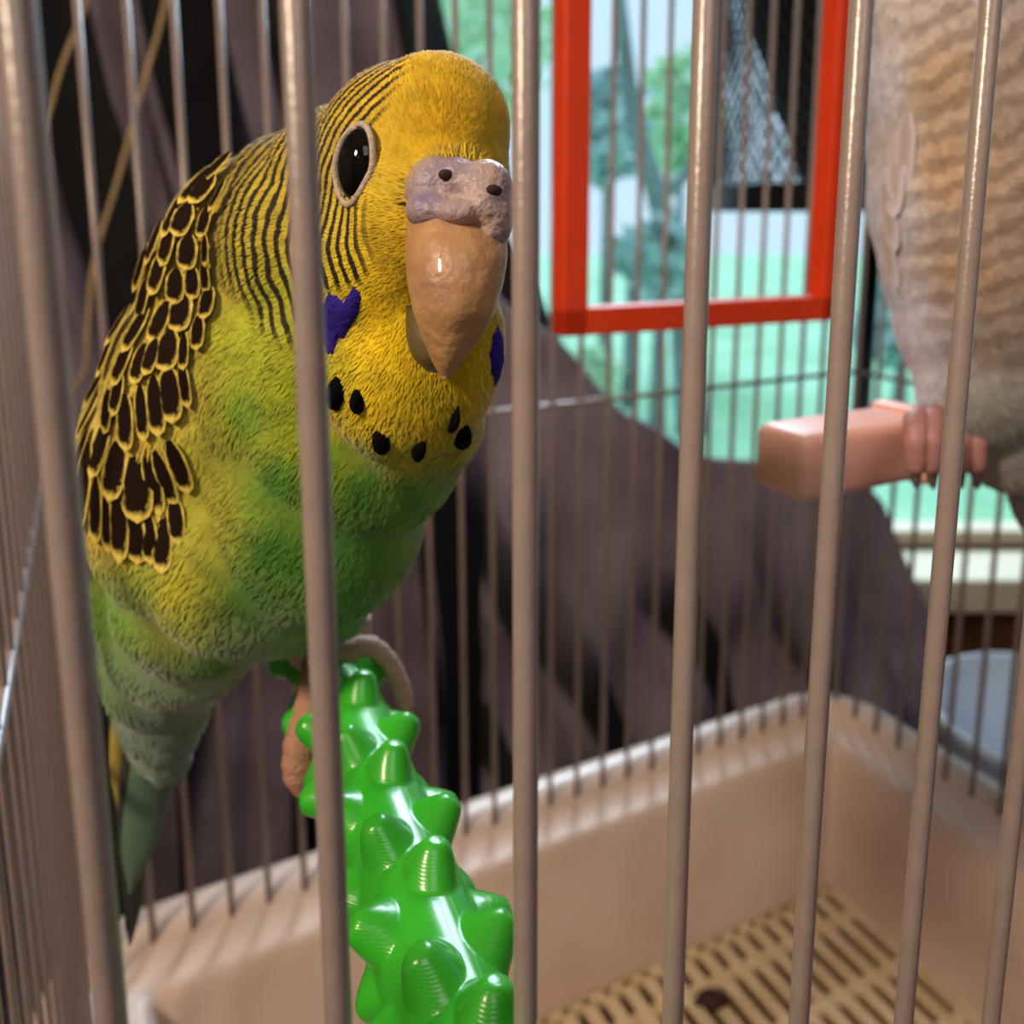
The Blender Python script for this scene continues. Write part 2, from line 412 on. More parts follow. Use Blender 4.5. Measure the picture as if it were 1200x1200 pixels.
# tray: a swept profile round the footprint (offset outwards, height)
prof = [(.016, 0.0), (.020, RIM - .012), (.020, RIM - .004), (.016, RIM), (.010, RIM + .001), (.004, RIM), (-.001, RIM - .004), (-.003, RIM - .006), (-.013, RIM - .010),
        (-.016, RIM - .010), (-.019, RIM - .012), (-.021, RIM - .017), (-.034, .054), (-.036, .044), (-.036, .004), (0.01, 0.0)]
v = []; f = []
def rring(off, z, rad=.022, seg=6):
    out = []
    for (u, q, a0) in ((U1 + off, NB1 + off, 0), (U0 - off, NB1 + off, 90), (U0 - off, NB0 - off, 180), (U1 + off, NB0 - off, 270)):
        r = max(.004, rad + off); su = 1 if u > .1 else -1; sq = 1 if q > .2 else -1
        cu, cq = u - su * r, q - sq * r
        for k in range(seg + 1):
            a = math.radians(a0 + 90 * k / seg); out.append(C(cu + r * math.cos(a), cq + r * math.sin(a), z))
    return out
for off, z in prof: v += rring(off, z)
m_ = len(v) // len(prof)
for i in range(len(prof) - 1):
    for k in range(m_):
        k2 = (k + 1) % m_; f.append((i * m_ + k, i * m_ + k2, (i + 1) * m_ + k2, (i + 1) * m_ + k))
tray = obj('tray', v, f, M_tray, cage)
IO = .036
v, f = box_vf(D1, N2, ZA, (U0 + IO - .002, U1 - IO + .002), (NB0 + IO - .002, NB1 - IO + .002), (0.001, .006)); obj('tray_bottom', v, f, M_trayfloor, tray, False).matrix_parent_inverse = Matrix()
GZ = .050                                               # slatted grate, bars run into the cage
def part_of(o, parent):                                  # parent keeping the world place
    o.parent = parent; o.matrix_parent_inverse = Matrix(); return o
# all grandchildren share the cage's offset
gb = box_vf(D1, N2, ZA, (-.0030, .0030), (NB0 + IO, NB1 - IO), (0, .004), .0008)
bar_me = mesh('grate_bar', *gb); bar_me.materials.append(M_grate)
nb_ = int((U1 - U0 - 2 * IO) / .0112)
for i in range(nb_ + 1):
    u = U0 + IO + (U1 - U0 - 2 * IO) * i / nb_
    o = bpy.data.objects.new('grate_bar', bar_me); COL.objects.link(o); o.parent = tray; o.location = D1 * u + Vector((0, 0, GZ))
for i in range(1, 7):
    q = NB1 - IO - (NB1 - NB0 - 2 * IO) * (i - .45) / 6.4
    v, f = box_vf(D1, N2, ZA, (U0 + IO, U1 - IO), (q - .003, q + .003), (GZ - .004, GZ + .0022), .0008); part_of(obj('grate_rib', v, f, M_grate, None, False), tray)
for (a, b, c, d) in ((U0 + IO, U1 - IO, NB1 - IO - .004, NB1 - IO + .001), (U0 + IO, U1 - IO, NB0 + IO - .001, NB0 + IO + .004)):
    v, f = box_vf(D1, N2, ZA, (a, b), (c, d), (GZ - .002, GZ + .004), .0008); part_of(obj('grate_rib', v, f, M_grate, None, False), tray)

# dark husk lying on the grate
hp = on_height(832, 1172, GZ + .006)
v, f = ell_vf(hp, .008, .0035, .005, seg=10, rings=6)
v = [w + Vector((random.uniform(-1, 1), random.uniform(-1, 1), random.uniform(-.5, .5))) * .0012 for w in v]
tag(obj('seed_husk', v, f, M_husk), 'small dark brown scrap lying on the tray grate', 'husk')

# ================================================================== GREEN PERCH
A = P(398, 815, 138); B = P(517, 1150, 86.7); zp = (A.z + B.z) / 2; A.z = B.z = zp
ax = (A - B).normalized()
tfront = (NB0 - .001 - B.dot(N2)) / ax.dot(N2)
E0 = B + ax * tfront; LEN = (A - E0).length + .022
sa = ZA.cross(ax).normalized(); sb = ZA
NU, NV = 420, 150; core = .0060
spikes = []
row = 0; s = .006
while s < LEN - .004:
    for k in range(5):
        spikes.append((s + (.0016 if k % 2 else -.0016), (k + (.5 if row % 2 else 0)) * 2 * math.pi / 5 + .55))
    row += 1; s += .0094
S, V = np.meshgrid(np.linspace(0, LEN, NU), np.linspace(0, 2 * math.pi, NV, endpoint=False), indexing='ij')
R = np.full_like(S, core)
H = np.zeros_like(S)
for s0, a0 in spikes:
    da = (V - a0 + math.pi) % (2 * math.pi) - math.pi
    d = np.sqrt((S - s0) ** 2 + (da * core * 1.25) ** 2) / .0040
    H = np.maximum(H, np.clip(1 - d, 0, 1) ** 1.2 * .0050 * (1 - .28 * np.exp(-(d / .20) ** 2)))
endr = np.clip((LEN - S) / .004, 0, 1); R = (R + H) * np.sqrt(1 - (1 - endr) ** 2 * .9)
v = [E0 + ax * S[i, j] + (sa * math.cos(V[i, j]) + sb * math.sin(V[i, j])) * R[i, j] for i in range(NU) for j in range(NV)]
f = [(i * NV + j, i * NV + (j + 1) % NV, (i + 1) * NV + (j + 1) % NV, (i + 1) * NV + j) for i in range(NU - 1) for j in range(NV)]
f.append(tuple(range((NU - 1) * NV, NU * NV)))
perch = thing('spiky_perch', 'glossy bright green printed perch with rows of blunt spikes, gripped by the green budgie', 'perch', E0)
pm = obj('bar', v, f, M_perch, perch)
nt = M_perch.node_tree; wv = nt.nodes.new('ShaderNodeTexWave'); wv.inputs['Scale'].default_value = 1100; wv.bands_direction = 'Z'
tcn = nt.nodes.new('ShaderNodeTexCoord'); nt.links.new(tcn.outputs['Object'], wv.inputs['Vector'])
bpn = nt.nodes.new('ShaderNodeBump'); bpn.inputs['Strength'].default_value = .12; bpn.inputs['Distance'].default_value = .0001
nt.links.new(wv.outputs['Fac'], bpn.inputs['Height']); nt.links.new(bpn.outputs['Normal'], nt.nodes['Principled BSDF'].inputs['Normal'])
v, f = tube_vf([E0 - ax * .004, E0 - ax * .0035, E0 + ax * .002, E0 + ax * .0025], [.0075, .0085, .0085, .007], 24); obj('mounting_cap', v, f, M_perch, perch)

# ================================================================== PLUMAGE TOOLS
def feather_mesh(name, nx=7, ny=10):
    """unit feather: root at y = 0, tip at y = 1, width 1, slightly domed; 'rim' is 0 in the middle and 1 at the edge"""
    v = []; f = []; e = []
    for j in range(ny + 1):
        y = j / ny; w = (min(1, (y + .06) / .35) ** .6) * (max(0, 1 - max(0, (y - .62) / .38) ** 2.2)) ** .5
        for i in range(nx + 1):
            x = (i / nx - .5); v.append((x * w, y, .05 * (1 - 4 * x * x) - .03 + .03 * math.sin(y * 3.1)))
            e.append(max(abs(2 * x) * .92, 0 if y < .5 else ((y - .5) / .42) ** 1.2))
    for j in range(ny):
        for i in range(nx): a = j * (nx + 1) + i; f.append((a, a + 1, a + nx + 2, a + nx + 1))
    me = mesh(name, v, f); at = me.attributes.new('rim', 'FLOAT', 'POINT'); at.data.foreach_set('value', e)
    me.polygons.foreach_set('use_smooth', [True] * len(me.polygons)); return me
def feather_mat(name, edge, core_, lo, hi):
    m = bpy.data.materials.new(name); m.use_nodes = True; nt = m.node_tree; n = nt.nodes; l = nt.links; b = n['Principled BSDF']
    b.inputs['Roughness'].default_value = .8; b.inputs['Specular IOR Level'].default_value = .08
    a = n.new('ShaderNodeAttribute'); a.attribute_name = 'rim'
    tc = n.new('ShaderNodeTexCoord'); nz = n.new('ShaderNodeTexNoise'); nz.inputs['Scale'].default_value = 5; l.new(tc.outputs['Object'], nz.inputs['Vector'])
    ad = n.new('ShaderNodeMath'); ad.operation = 'MULTIPLY_ADD'; ad.inputs[1].default_value = .5; l.new(nz.outputs['Fac'], ad.inputs[0]); l.new(a.outputs['Fac'], ad.inputs[2])
    mr = n.new('ShaderNodeMapRange'); mr.inputs[1].default_value = lo + .25; mr.inputs[2].default_value = hi + .25; l.new(ad.outputs[0], mr.inputs[0])
    mx = n.new('ShaderNodeMix'); mx.data_type = 'RGBA'; mx.inputs[6].default_value = (*lin(core_), 1); mx.inputs[7].default_value = (*lin(edge), 1)
    l.new(mr.outputs[0], mx.inputs[0]); l.new(mx.outputs[2], b.inputs['Base Color'])
    wv = n.new('ShaderNodeTexWave'); wv.inputs['Scale'].default_value = 6; wv.bands_direction = 'DIAGONAL'; l.new(tc.outputs['Object'], wv.inputs['Vector'])
    bp = n.new('ShaderNodeBump'); bp.inputs['Strength'].default_value = .15; bp.inputs['Distance'].default_value = .0002; l.new(wv.outputs['Fac'], bp.inputs['Height']); l.new(bp.outputs['Normal'], b.inputs['Normal'])
    return m
def set_attr(me, tint, phase=None, bars=None):
    c = me.attributes.new('tint', 'FLOAT_COLOR', 'POINT'); c.data.foreach_set('color', np.c_[tint, np.ones(len(tint))].astype(np.float32).ravel())
    if phase is not None:
        a = me.attributes.new('phase', 'FLOAT', 'POINT'); a.data.foreach_set('value', phase.astype(np.float32))
        a = me.attributes.new('bars', 'FLOAT', 'POINT'); a.data.foreach_set('value', bars.astype(np.float32))
def lin_np(c):
    c = np.asarray(c, float) / 255; return np.where(c <= .04045, c / 12.92, ((c + .055) / 1.055) ** 2.4)
def idw(qx, qy, ctrl, power=3.0):
    num = np.zeros((len(qx), 3)); den = np.zeros(len(qx))
    for x, y, r, g, b in ctrl:
        w = 1 / (((qx - x) ** 2 + (qy - y) ** 2) + 60) ** (power / 2)
        num += w[:, None] * lin_np((r, g, b)); den += w
    return num / den[:, None]
def poly_mask(qx, qy, poly, soft):
    inside = np.zeros(len(qx), bool); dmin = np.full(len(qx), 1e9)
    for (x1, y1), (x2, y2) in zip(poly, poly[1:] + poly[:1]):
        cond = (y1 > qy) != (y2 > qy)
        xi = (x2 - x1) * (qy - y1) / ((y2 - y1) or 1e-9) + x1
        inside ^= cond & (qx < xi)
        t = np.clip(((qx - x1) * (x2 - x1) + (qy - y1) * (y2 - y1)) / ((x2 - x1) ** 2 + (y2 - y1) ** 2), 0, 1)
        dmin = np.minimum(dmin, np.hypot(qx - x1 - t * (x2 - x1), qy - y1 - t * (y2 - y1)))
    return np.clip(.5 + np.where(inside, dmin, -dmin) / soft, 0, 1)
def tri_arrays(me):
    me.calc_loop_triangles(); n = len(me.loop_triangles); t = np.empty(n * 3, np.int32); me.loop_triangles.foreach_get('vertices', t); return t.reshape(-1, 3)
def barbs(name, me, count, flow, length, width, lift, colour, m, parent, weight=None):
    """short soft feather barbs lying on the plumage, one joined part"""
    vt = np_verts(me); tr = tri_arrays(me); a, b, c = vt[tr[:, 0]], vt[tr[:, 1]], vt[tr[:, 2]]
    nrm = np.cross(b - a, c - a); area = np.linalg.norm(nrm, axis=1); nrm /= area[:, None] + 1e-20
    cen = (a + b + c) / 3
    pr = area.copy()
    if weight is not None: pr *= weight(cen)
    idx = RNG.choice(len(tr), count, p=pr / pr.sum())
    r1, r2 = RNG.random(count), RNG.random(count); q = r1 + r2 > 1; r1[q], r2[q] = 1 - r1[q], 1 - r2[q]
    p = a[idx] + (b - a)[idx] * r1[:, None] + (c - a)[idx] * r2[:, None]; nn = nrm[idx]
    d = flow(p); d -= nn * (d * nn).sum(1)[:, None]; d += RNG.normal(0, .18, d.shape); d -= nn * (d * nn).sum(1)[:, None]
    d /= np.linalg.norm(d, axis=1)[:, None] + 1e-12
    s = np.cross(nn, d); L = length(p)[:, None] * RNG.uniform(.6, 1.25, (count, 1)); W = width(p)[:, None] if callable(width) else width
    base = p - nn * .00005; mid = p + d * L * .55 + nn * lift * RNG.uniform(.5, 1.3, (count, 1)); tip = p + d * L + nn * lift * RNG.uniform(.4, 1.5, (count, 1))
    v = np.stack([base - s * W * .5, base + s * W * .5, mid + s * W * .5, mid - s * W * .5, tip], 1).reshape(-1, 3)
    k = np.arange(count)[:, None] * 5
    me2 = bpy.data.meshes.new(name)
    quads = k + np.array([0, 1, 2, 3]); tris = k + np.array([3, 2, 4])
    nv = len(v); me2.vertices.add(nv); me2.vertices.foreach_set('co', v.astype(np.float32).ravel())
    loops = np.concatenate([quads.ravel(), tris.ravel()]); me2.loops.add(len(loops)); me2.loops.foreach_set('vertex_index', loops.astype(np.int32))
    me2.polygons.add(2 * count)
    starts = np.concatenate([np.arange(count) * 4, 4 * count + np.arange(count) * 3]); me2.polygons.foreach_set('loop_start', starts.astype(np.int32))
    me2.update(calc_edges=True); me2.validate()
    root = np.repeat(p, 5, 0); tint, ph, br = colour(v, root); tint = tint * np.repeat(RNG.uniform(.86, 1.14, count), 5)[:, None]
    set_attr(me2, tint, ph, br)
    o = link(name, me2, m, parent); o['kind'] = 'stuff'; return o
def lay_feather(me_unit, bvh, px, py, dirx, diry, L, W, m, parent, name='feather', tilt=0.10, back=.35, lift=.0004):
    """lay a feather on the bird's own surface where that ray meets it"""
    hit, nn, _, dist = bvh.ray_cast(CAMP, ray(px, py))
    if hit is None: return None
    nn = nn.normalized()
    d = RGT * dirx - UPV * diry; d = (d - nn * d.dot(nn)).normalized(); s = d.cross(nn).normalized()
    y = (d + nn * tilt).normalized(); zz = s.cross(y).normalized()
    k = hit.z * 0 + (hit - CAMP).dot(FWD) / FPX
    Lm, Wm = L * k, W * k
    o = bpy.data.objects.new(name, me_unit); COL.objects.link(o)
    M = Matrix((( s.x, y.x, zz.x, 0), (s.y, y.y, zz.y, 0), (s.z, y.z, zz.z, 0), (0, 0, 0, 1)))
    org = hit + nn * lift - y * Lm * back
    Mw = Matrix.Translation(org) @ M @ Matrix.Diagonal((Wm, Lm, Wm * .9, 1))
    o.parent = parent; o.matrix_parent_inverse = Matrix(); o.matrix_basis = Matrix.Translation(-parent.location) @ Mw
    return o
def patch(name, bvh, outline, m, parent, lift=.00035, rings=6):
    """small plumage patch that follows the surface, domed, closed at its rim"""
    cx = sum(p[0] for p in outline) / len(outline); cy = sum(p[1] for p in outline) / len(outline)
    v = []; f = []; n = len(outline)
    def at(x, y, h):
        hit, nn, _, _ = bvh.ray_cast(CAMP, ray(x, y))
        if hit is None: return None
        return hit + nn * h
    c0 = at(cx, cy, lift)
    v.append(c0)
    for r in range(1, rings + 1):
        q = r / rings
        for k in range(n):
            x = cx + (outline[k][0] - cx) * q; y = cy + (outline[k][1] - cy) * q
            p = at(x, y, lift * (1 - q ** 4) - .00008 * q)
            v.append(p if p is not None else v[-1])
    for k in range(n):
        f.append((0, 1 + k, 1 + (k + 1) % n))
        for r in range(rings - 1):
            a = 1 + r * n; b = a + n; f.append((a + k, b + k, b + (k + 1) % n, a + (k + 1) % n))
    return obj(name, v, f, m, parent)

# ================================================================== GREEN BUDGIE
bird = thing('budgerigar', 'green and yellow budgie with black-barred head leaning toward the bars on the green perch', 'bird', P(400, 770, 138))
mm = .001
hx, hy, hz = rot(RGT, UPV, -FWD, UPV, 32)               # head turned: hz points out of the face
hx, hy, hz = rot(hx, hy, hz, hx, 6)
def E(px, py, z, rx, ry, rz, axes=(RGT, UPV, -FWD)): return ell_vf(P(px, py, z), rx * mm, ry * mm, rz * mm, *axes, seg=32, rings=20)
tl = rot(RGT, UPV, -FWD, -FWD, 22)
tw = rot(RGT, UPV, -FWD, -FWD, -34)
parts = [
    E(475, 223, 103, 11.4, 15.0, 15.5, (hx, hy, hz)),      # skull
    E(512, 150, 97.5, 8.4, 8.3, 8.7, (hx, hy, hz)),        # forehead
    E(500, 255, 95.5, 9.2, 9.7, 9.7, (hx, hy, hz)),        # face
    E(445, 320, 100, 9.6, 9.8, 10),                        # cheek
    E(478, 420, 101, 10.8, 12.4, 9.6),                     # throat
    E(520, 400, 98.5, 7.2, 9.8, 7),
    E(480, 490, 107, 9.5, 8.5, 8.5),
    E(362, 250, 117, 11.6, 11.2, 12), E(415, 232, 111, 11.5, 12.0, 12),   # nape
    E(375, 300, 113, 13.5, 14.5, 13),                      # neck
    E(316, 306, 121, 14.5, 15, 14),
    E(295, 350, 124, 15.0, 17.0, 15),                      # shoulder
    E(400, 420, 112, 14, 17, 12),
    E(350, 430, 117, 16, 18, 14),
    E(418, 500, 113.5, 15.0, 15.5, 12.5),                  # breast
    E(285, 460, 125, 19, 22, 17, rot(RGT, UPV, -FWD, -FWD, -18)),
    E(262, 560, 128, 21.0, 23, 17, rot(RGT, UPV, -FWD, -FWD, -14)),   # body
    E(178, 500, 136, 9.5, 30, 13, rot(RGT, UPV, -FWD, -FWD, -22)),    # folded wing
    E(150, 570, 138, 8.2, 17, 11, rot(RGT, UPV, -FWD, -FWD, -12)),
    E(372, 590, 119, 15.2, 17, 14),
    E(300, 640, 124, 16.2, 16, 15),
    E(372, 690, 123, 8.2, 8.6, 8),                         # thigh
    E(185, 680, 140, 12.5, 15, 12), E(240, 690, 133, 14, 14, 13),
    E(215, 735, 138, 12.4, 13, 11),                        # vent
    E(185, 795, 144, 8.8, 12, 7, tl), E(180, 850, 149, 6.0, 11, 5, tl), E(188, 770, 142, 10.4, 12, 9), E(182, 825, 146, 7.4, 11, 6, tl),
]
body_me = remeshed('body', parts, .0005, 70)
bvh = bvh_of(body_me)
CTRL = [  # plumage colours laid out over the bird
    (520, 150, 226, 178, 14), (440, 120, 214, 176, 30), (560, 120, 226, 184, 30), (400, 200, 206, 176, 52), (450, 260, 226, 190, 34), (460, 340, 240, 204, 10), (455, 400, 244, 206, 8),
    (440, 480, 222, 188, 12), (500, 500, 216, 180, 14), (550, 460, 222, 190, 20), (580, 340, 200, 176, 40), (585, 250, 210, 180, 30), (480, 530, 206, 186, 20), (405, 490, 204, 178, 16), (395, 530, 120, 150, 30),
    (350, 200, 196, 168, 40), (300, 250, 186, 166, 46), (270, 300, 178, 160, 40), (330, 350, 170, 172, 34), (300, 400, 160, 172, 32), (345, 440, 156, 166, 26), (350, 480, 140, 158, 28),
    (290, 480, 118, 154, 34), (330, 560, 62, 118, 20), (330, 640, 52, 108, 20), (300, 700, 62, 114, 22), (430, 570, 70, 130, 34), (480, 580, 82, 142, 46), (420, 640, 64, 126, 34), (520, 575, 108, 160, 64),
    (400, 700, 70, 140, 48), (250, 500, 172, 170, 46), (240, 600, 166, 164, 46), (205, 690, 176, 172, 40), (215, 740, 150, 160, 40), (250, 780, 92, 140, 46), (130, 720, 104, 152, 34), (165, 700, 128, 150, 30),
    (130, 790, 96, 132, 74), (180, 800, 116, 140, 104), (250, 810, 150, 164, 140), (300, 785, 150, 150, 132), (170, 860, 92, 118, 96), (200, 880, 90, 116, 92),
    (180, 400, 212, 184, 70), (220, 300, 200, 170, 60), (150, 500, 214, 184, 72), (120, 600, 214, 184, 70), (180, 600, 206, 182, 66), (215, 470, 204, 182, 66), (235, 250, 200, 170, 50), (290, 170, 190, 160, 44)]
FACE = np.array(P(545, 262, 88))
BARS = [(486, 60), (464, 108), (441, 150), (428, 168), (425, 225), (440, 240), (449, 290), (432, 328), (395, 340), (372, 340), (350, 405), (318, 380), (292, 345), (264, 312), (264, 240), (285, 150), (330, 110), (400, 70), (460, 40)]
CHEEKL = [(384, 340), (395, 343), (403, 352), (409, 343), (416, 332), (423, 338), (425, 352), (421, 372), (411, 384), (407, 396), (396, 402), (390, 421), (383, 420), (376, 400), (374, 360)]
CHEEKR = [(583, 377), (589, 392), (590, 425), (584, 448), (578, 458), (573, 440), (572, 412), (576, 390)]
def colour(p, root=None):
    qx, qy, z = to_px(p if root is None else root)
    tint = idw(qx, qy, CTRL)
    d = np.linalg.norm(p - FACE, axis=1) * 1000
    phase = 2 * math.pi * (d / 1.0 - .006 * d * d)
    bars = poly_mask(qx, qy, BARS, 14) * np.clip((d - 9) / 3, 0, 1)
    return tint, phase, bars
M_plum = plumage_mat('budgie_plumage')
t_, p_, b_ = colour(np_verts(body_me)); set_attr(body_me, t_, p_, b_)
body = link('body', body_me, M_plum, bird)
TAILV = np.array(P(170, 900, 152))
def flow(p):
    d = p - FACE; n_ = np.linalg.norm(d, axis=1)[:, None]
    w = np.clip((n_ * 1000 - 18) / 25, 0, 1)
    dn = TAILV - p; dn /= np.linalg.norm(dn, axis=1)[:, None] + 1e-9
    return d / n_ * (1 - w) + dn * w
def blen(p):
    d = np.linalg.norm(p - FACE, axis=1) * 1000; return np.interp(d, [5, 16, 30, 60], [.9, 1.3, 2.2, 2.8]) * mm
def bwid(p):
    d = np.linalg.norm(p - FACE, axis=1) * 1000; return np.interp(d, [5, 16, 30, 60], [.13, .16, .3, .42]) * mm
front = lambda c: np.where(((c - np.array(CAMP)) @ np.array(FWD)) < .125, 1.0, .45) * np.interp(np.linalg.norm(c - FACE, axis=1), [.01, .03, .06], [5, 2.2, 1])
barbs('plumage', body_me, 60000, flow, blen, bwid, .00011, colour, M_plum, bird, front)
# cheek patches and throat spots
patch('cheek_patch', bvh, CHEEKL, M_violet, bird, .0007); patch('cheek_patch', bvh, CHEEKR, M_violet, bird, .0006)
for (x, y, w, h, a) in ((395, 461, 9, 20, 0), (420, 470, 7, 15, -8), (447, 517, 9, 14, -35), (491, 526, 7, 12, 35), (531, 491, 3.5, 16, 22), (541, 511, 7, 15, 26)):
    ol = []
    for k in range(16):
        q = 2 * math.pi * k / 16; ex = 1.12 * w * math.cos(q); ey = 1.08 * h * math.sin(q); ex *= (1 - .25 * (ey < 0) * abs(ey) / h)
        c_, s_ = math.cos(math.radians(a)), math.sin(math.radians(a)); ol.append((x + ex * c_ - ey * s_, y + ex * s_ + ey * c_))
    patch('throat_spot', bvh, ol, M_spot, bird, .0012, 4)
# wing and mantle feathers
FM = feather_mat('wing_feather', (222, 196, 92), (28, 15, 9), .66, .90)
fe = feather_mesh('feather'); fe.materials.append(FM)
rows = [ # x, y of the dark middle, direction, length, width
    (281, 180, -.7, 1, 44, 20), (262, 205, -.6, 1, 40, 20), (244, 229, -.4, 1, 36, 27), (266, 236, -.2, 1, 34, 22), (223, 262, -.4, 1, 34, 30), (250, 264, -.1, 1, 32, 24), (205, 290, -.5, 1, 40, 24), (228, 297, -.2, 1, 34, 26), (252, 295, .1, 1, 30, 22),
    (193, 322, -.4, 1, 44, 22), (213, 336, -.2, 1, 34, 24), (233, 331, -.1, 1, 32, 20), (250, 325, .1, 1, 30, 18),
    (176, 352, -.5, 1, 46, 20), (193, 380, -.3, 1, 42, 22), (219, 368, -.05, 1, 38, 36), (250, 358, .2, 1, 34, 22), (239, 392, .2, 1, 34, 20), (165, 390, -.4, 1, 48, 20), (202, 413, 0, 1, 40, 28), (182, 420, -.2, 1, 36, 18), (223, 413, .2, 1, 36, 20),
    (150, 425, -.4, 1, 52, 20), (169, 428, -.2, 1, 40, 20), (223, 450, .2, 1, 46, 20), (204, 463, .1, 1, 54, 26), (187, 476, .1, 1, 58, 21), (171, 484, .05, 1, 54, 17), (152, 495, -.1, 1, 56, 24), (131, 482, -.35, 1, 44, 22), (143, 462, -.3, 1, 44, 20),
    (121, 526, -.3, 1, 60, 26), (138, 550, -.15, 1, 62, 30), (163, 573, .05, 1, 64, 36), (182, 565, .15, 1, 66, 19), (196, 560, .2, 1, 58, 18), (212, 546, .2, 1, 56, 20),
    (101, 570, -.15, 1, 84, 28), (115, 598, -.1, 1, 66, 20), (128, 612, -.05, 1, 60, 17), (142, 612, -.1, 1, 80, 24), (160, 627, 0, 1, 58, 25), (176, 629, .05, 1, 54, 20), (192, 636, .1, 1, 58, 25), (208, 610, .15, 1, 46, 18)] + [(x, y, -.45, 1, 46, 17) for x, y in ((236, 226), (212, 258), (190, 288), (174, 318), (158, 350), (146, 384), (131, 418), (117, 455), (106, 492), (99, 528))]
for i, (x, y, dx, dy, L, W) in enumerate(sorted(rows, key=lambda r: r[1])):
    lay_feather(fe, bvh, x, y, dx, dy, L * 1.25, W * 1.22, FM, bird, lift=.0003 + .0014 * (1 - (y - 150) / 500), tilt=.02, back=.5)
# eye
def eye_at(px, py, nrm, r, parent):
    hit, nn, _, _ = bvh.ray_cast(CAMP, ray(px, py)); nrm = (nrm.normalized() + nn.normalized() * .12).normalized()
    y = (UPV - nrm * UPV.dot(nrm)).normalized(); x = y.cross(nrm)
    c = hit - nrm * .0004
    v, f = ell_vf(c, r * .74, r * 1.02, r * .55, x, y, nrm, 32, 20); obj('eye', v, f, M_eye, parent)
    v = []; f = []
    for i in range(48):
        q = 2 * math.pi * i / 48; d = x * math.cos(q) * .76 + y * math.sin(q) * 1.04
        p = c + d * r * 1.06; h_, _, _, _ = bvh.ray_cast(p + nrm * .01, -nrm); h_ = h_ or p
        if (h_ - p).length > .003 or (h_ - p).dot(nrm) < 0: h_ = p
        for k in range(10):
            w = 2 * math.pi * k / 10
            v.append(h_ + d * (r * .10 * math.cos(w)) + nrm * (.00015 + r * .10 * math.sin(w)))
    for i in range(48):
        for k in range(10): f.append((i * 10 + k, ((i + 1) % 48) * 10 + k, ((i + 1) % 48) * 10 + (k + 1) % 10, i * 10 + (k + 1) % 10))
    obj('eye_ring', v, f, M_ring, parent)
eye_at(417, 193, RGT * -.76 + UPV * .03 - FWD * .60, .0039, bird)
# far eye, on the other side of the head
hc = P(473, 218, 103); r_ = (hx * .9 + hz * .35 + hy * .1).normalized()
h2, n2_, _, _ = bvh.ray_cast(hc + r_ * .04, -r_)
v, f = ell_vf(h2 - r_ * .001, .0034, .0034, .0022, r_.cross(hy).normalized(), hy, r_, 24, 14); obj('eye', v, f, M_eye, bird)
# beak: upper mandible, lower mandible, cere with nostrils
def loft(secs, seg=28):
    v = []; f = []; n = len(secs)
    for px, py, z, rx, rz in secs:
        c = P(px, py, z)
        for k in range(seg):
            q = 2 * math.pi * k / seg
            kx = math.copysign(abs(math.cos(q)) ** .85, math.cos(q)); kz = math.copysign(abs(math.sin(q)) ** .95, math.sin(q))
            v.append(c + hx * (rx * mm * kx) + hz * (rz * mm * kz))
    for i in range(n - 1):
        for k in range(seg): f.append((i * seg + k, i * seg + (k + 1) % seg, (i + 1) * seg + (k + 1) % seg, (i + 1) * seg + k))
    f.append(tuple(range(seg))); f.append(tuple(range((n - 1) * seg, n * seg))[::-1]); return v, f
def smooth_secs(s, m=6):
    a = np.array(s, float); t = np.arange(len(a)); tt = np.linspace(0, len(a) - 1, (len(a) - 1) * m + 1)
    out = np.stack([np.interp(tt, t, a[:, k]) for k in range(a.shape[1])], 1)
    for _ in range(3): out[1:-1] = (out[:-2] + 2 * out[1:-1] + out[2:]) / 4
    return out
v, f = loft(smooth_secs([(536, 232, 88, 4.4, 3.4), (535, 262, 86.5, 4.9, 4.6), (535, 295, 85, 4.9, 5.2), (533, 330, 84, 4.5, 5.0), (531, 365, 83.6, 3.8, 4.3), (528, 395, 83.8, 2.7, 3.2), (524, 420, 84.2, 1.6, 2.0), (521, 443, 84.6, .35, .5)]))
obj('upper_beak', v, f, M_beak, bird)
v, f = loft(smooth_secs([(516, 360, 90, 3.6, 3.0), (512, 395, 89, 3.2, 3.0), (510, 420, 88.5, 2.4, 2.2), (510, 436, 88.5, .8, .8)]))
obj('lower_beak', v, f, M_lowbeak, bird)
def EH(px, py, z, rx, ry, rz): return ell_vf(P(px, py, z), rx * mm, ry * mm, rz * mm, hx, hy, hz, seg=20, rings=14)
cere_me = remeshed('cere', [EH(511, 225, 86.0, 3.2, 3.6, 3.0), EH(508, 248, 84.2, 2.9, 1.9, 2.6), EH(540, 250, 82.6, 2.4, 1.4, 2.0), EH(535, 215, 85.0, 2.6, 2.6, 2.6), EH(569, 226, 84.4, 2.9, 3.3, 2.7), EH(576, 254, 84.0, 2.2, 3.3, 2.4), EH(566, 240, 83.2, 2.0, 2.4, 2.2)], .0003, 4)
cere = link('cere', cere_me, M_cere, bird); cb = bvh_of(cere_me)
for (x, y) in ((523, 205), (579, 223)):
    hit, nn, _, _ = cb.ray_cast(CAMP, ray(x, y))
    v, f = ell_vf(hit, .00085, .00055, .0005, hx, hy, hz, 14, 8); part_of(obj('nostril', v, f, M_hole, None), cere)
    v = [w for w in v]
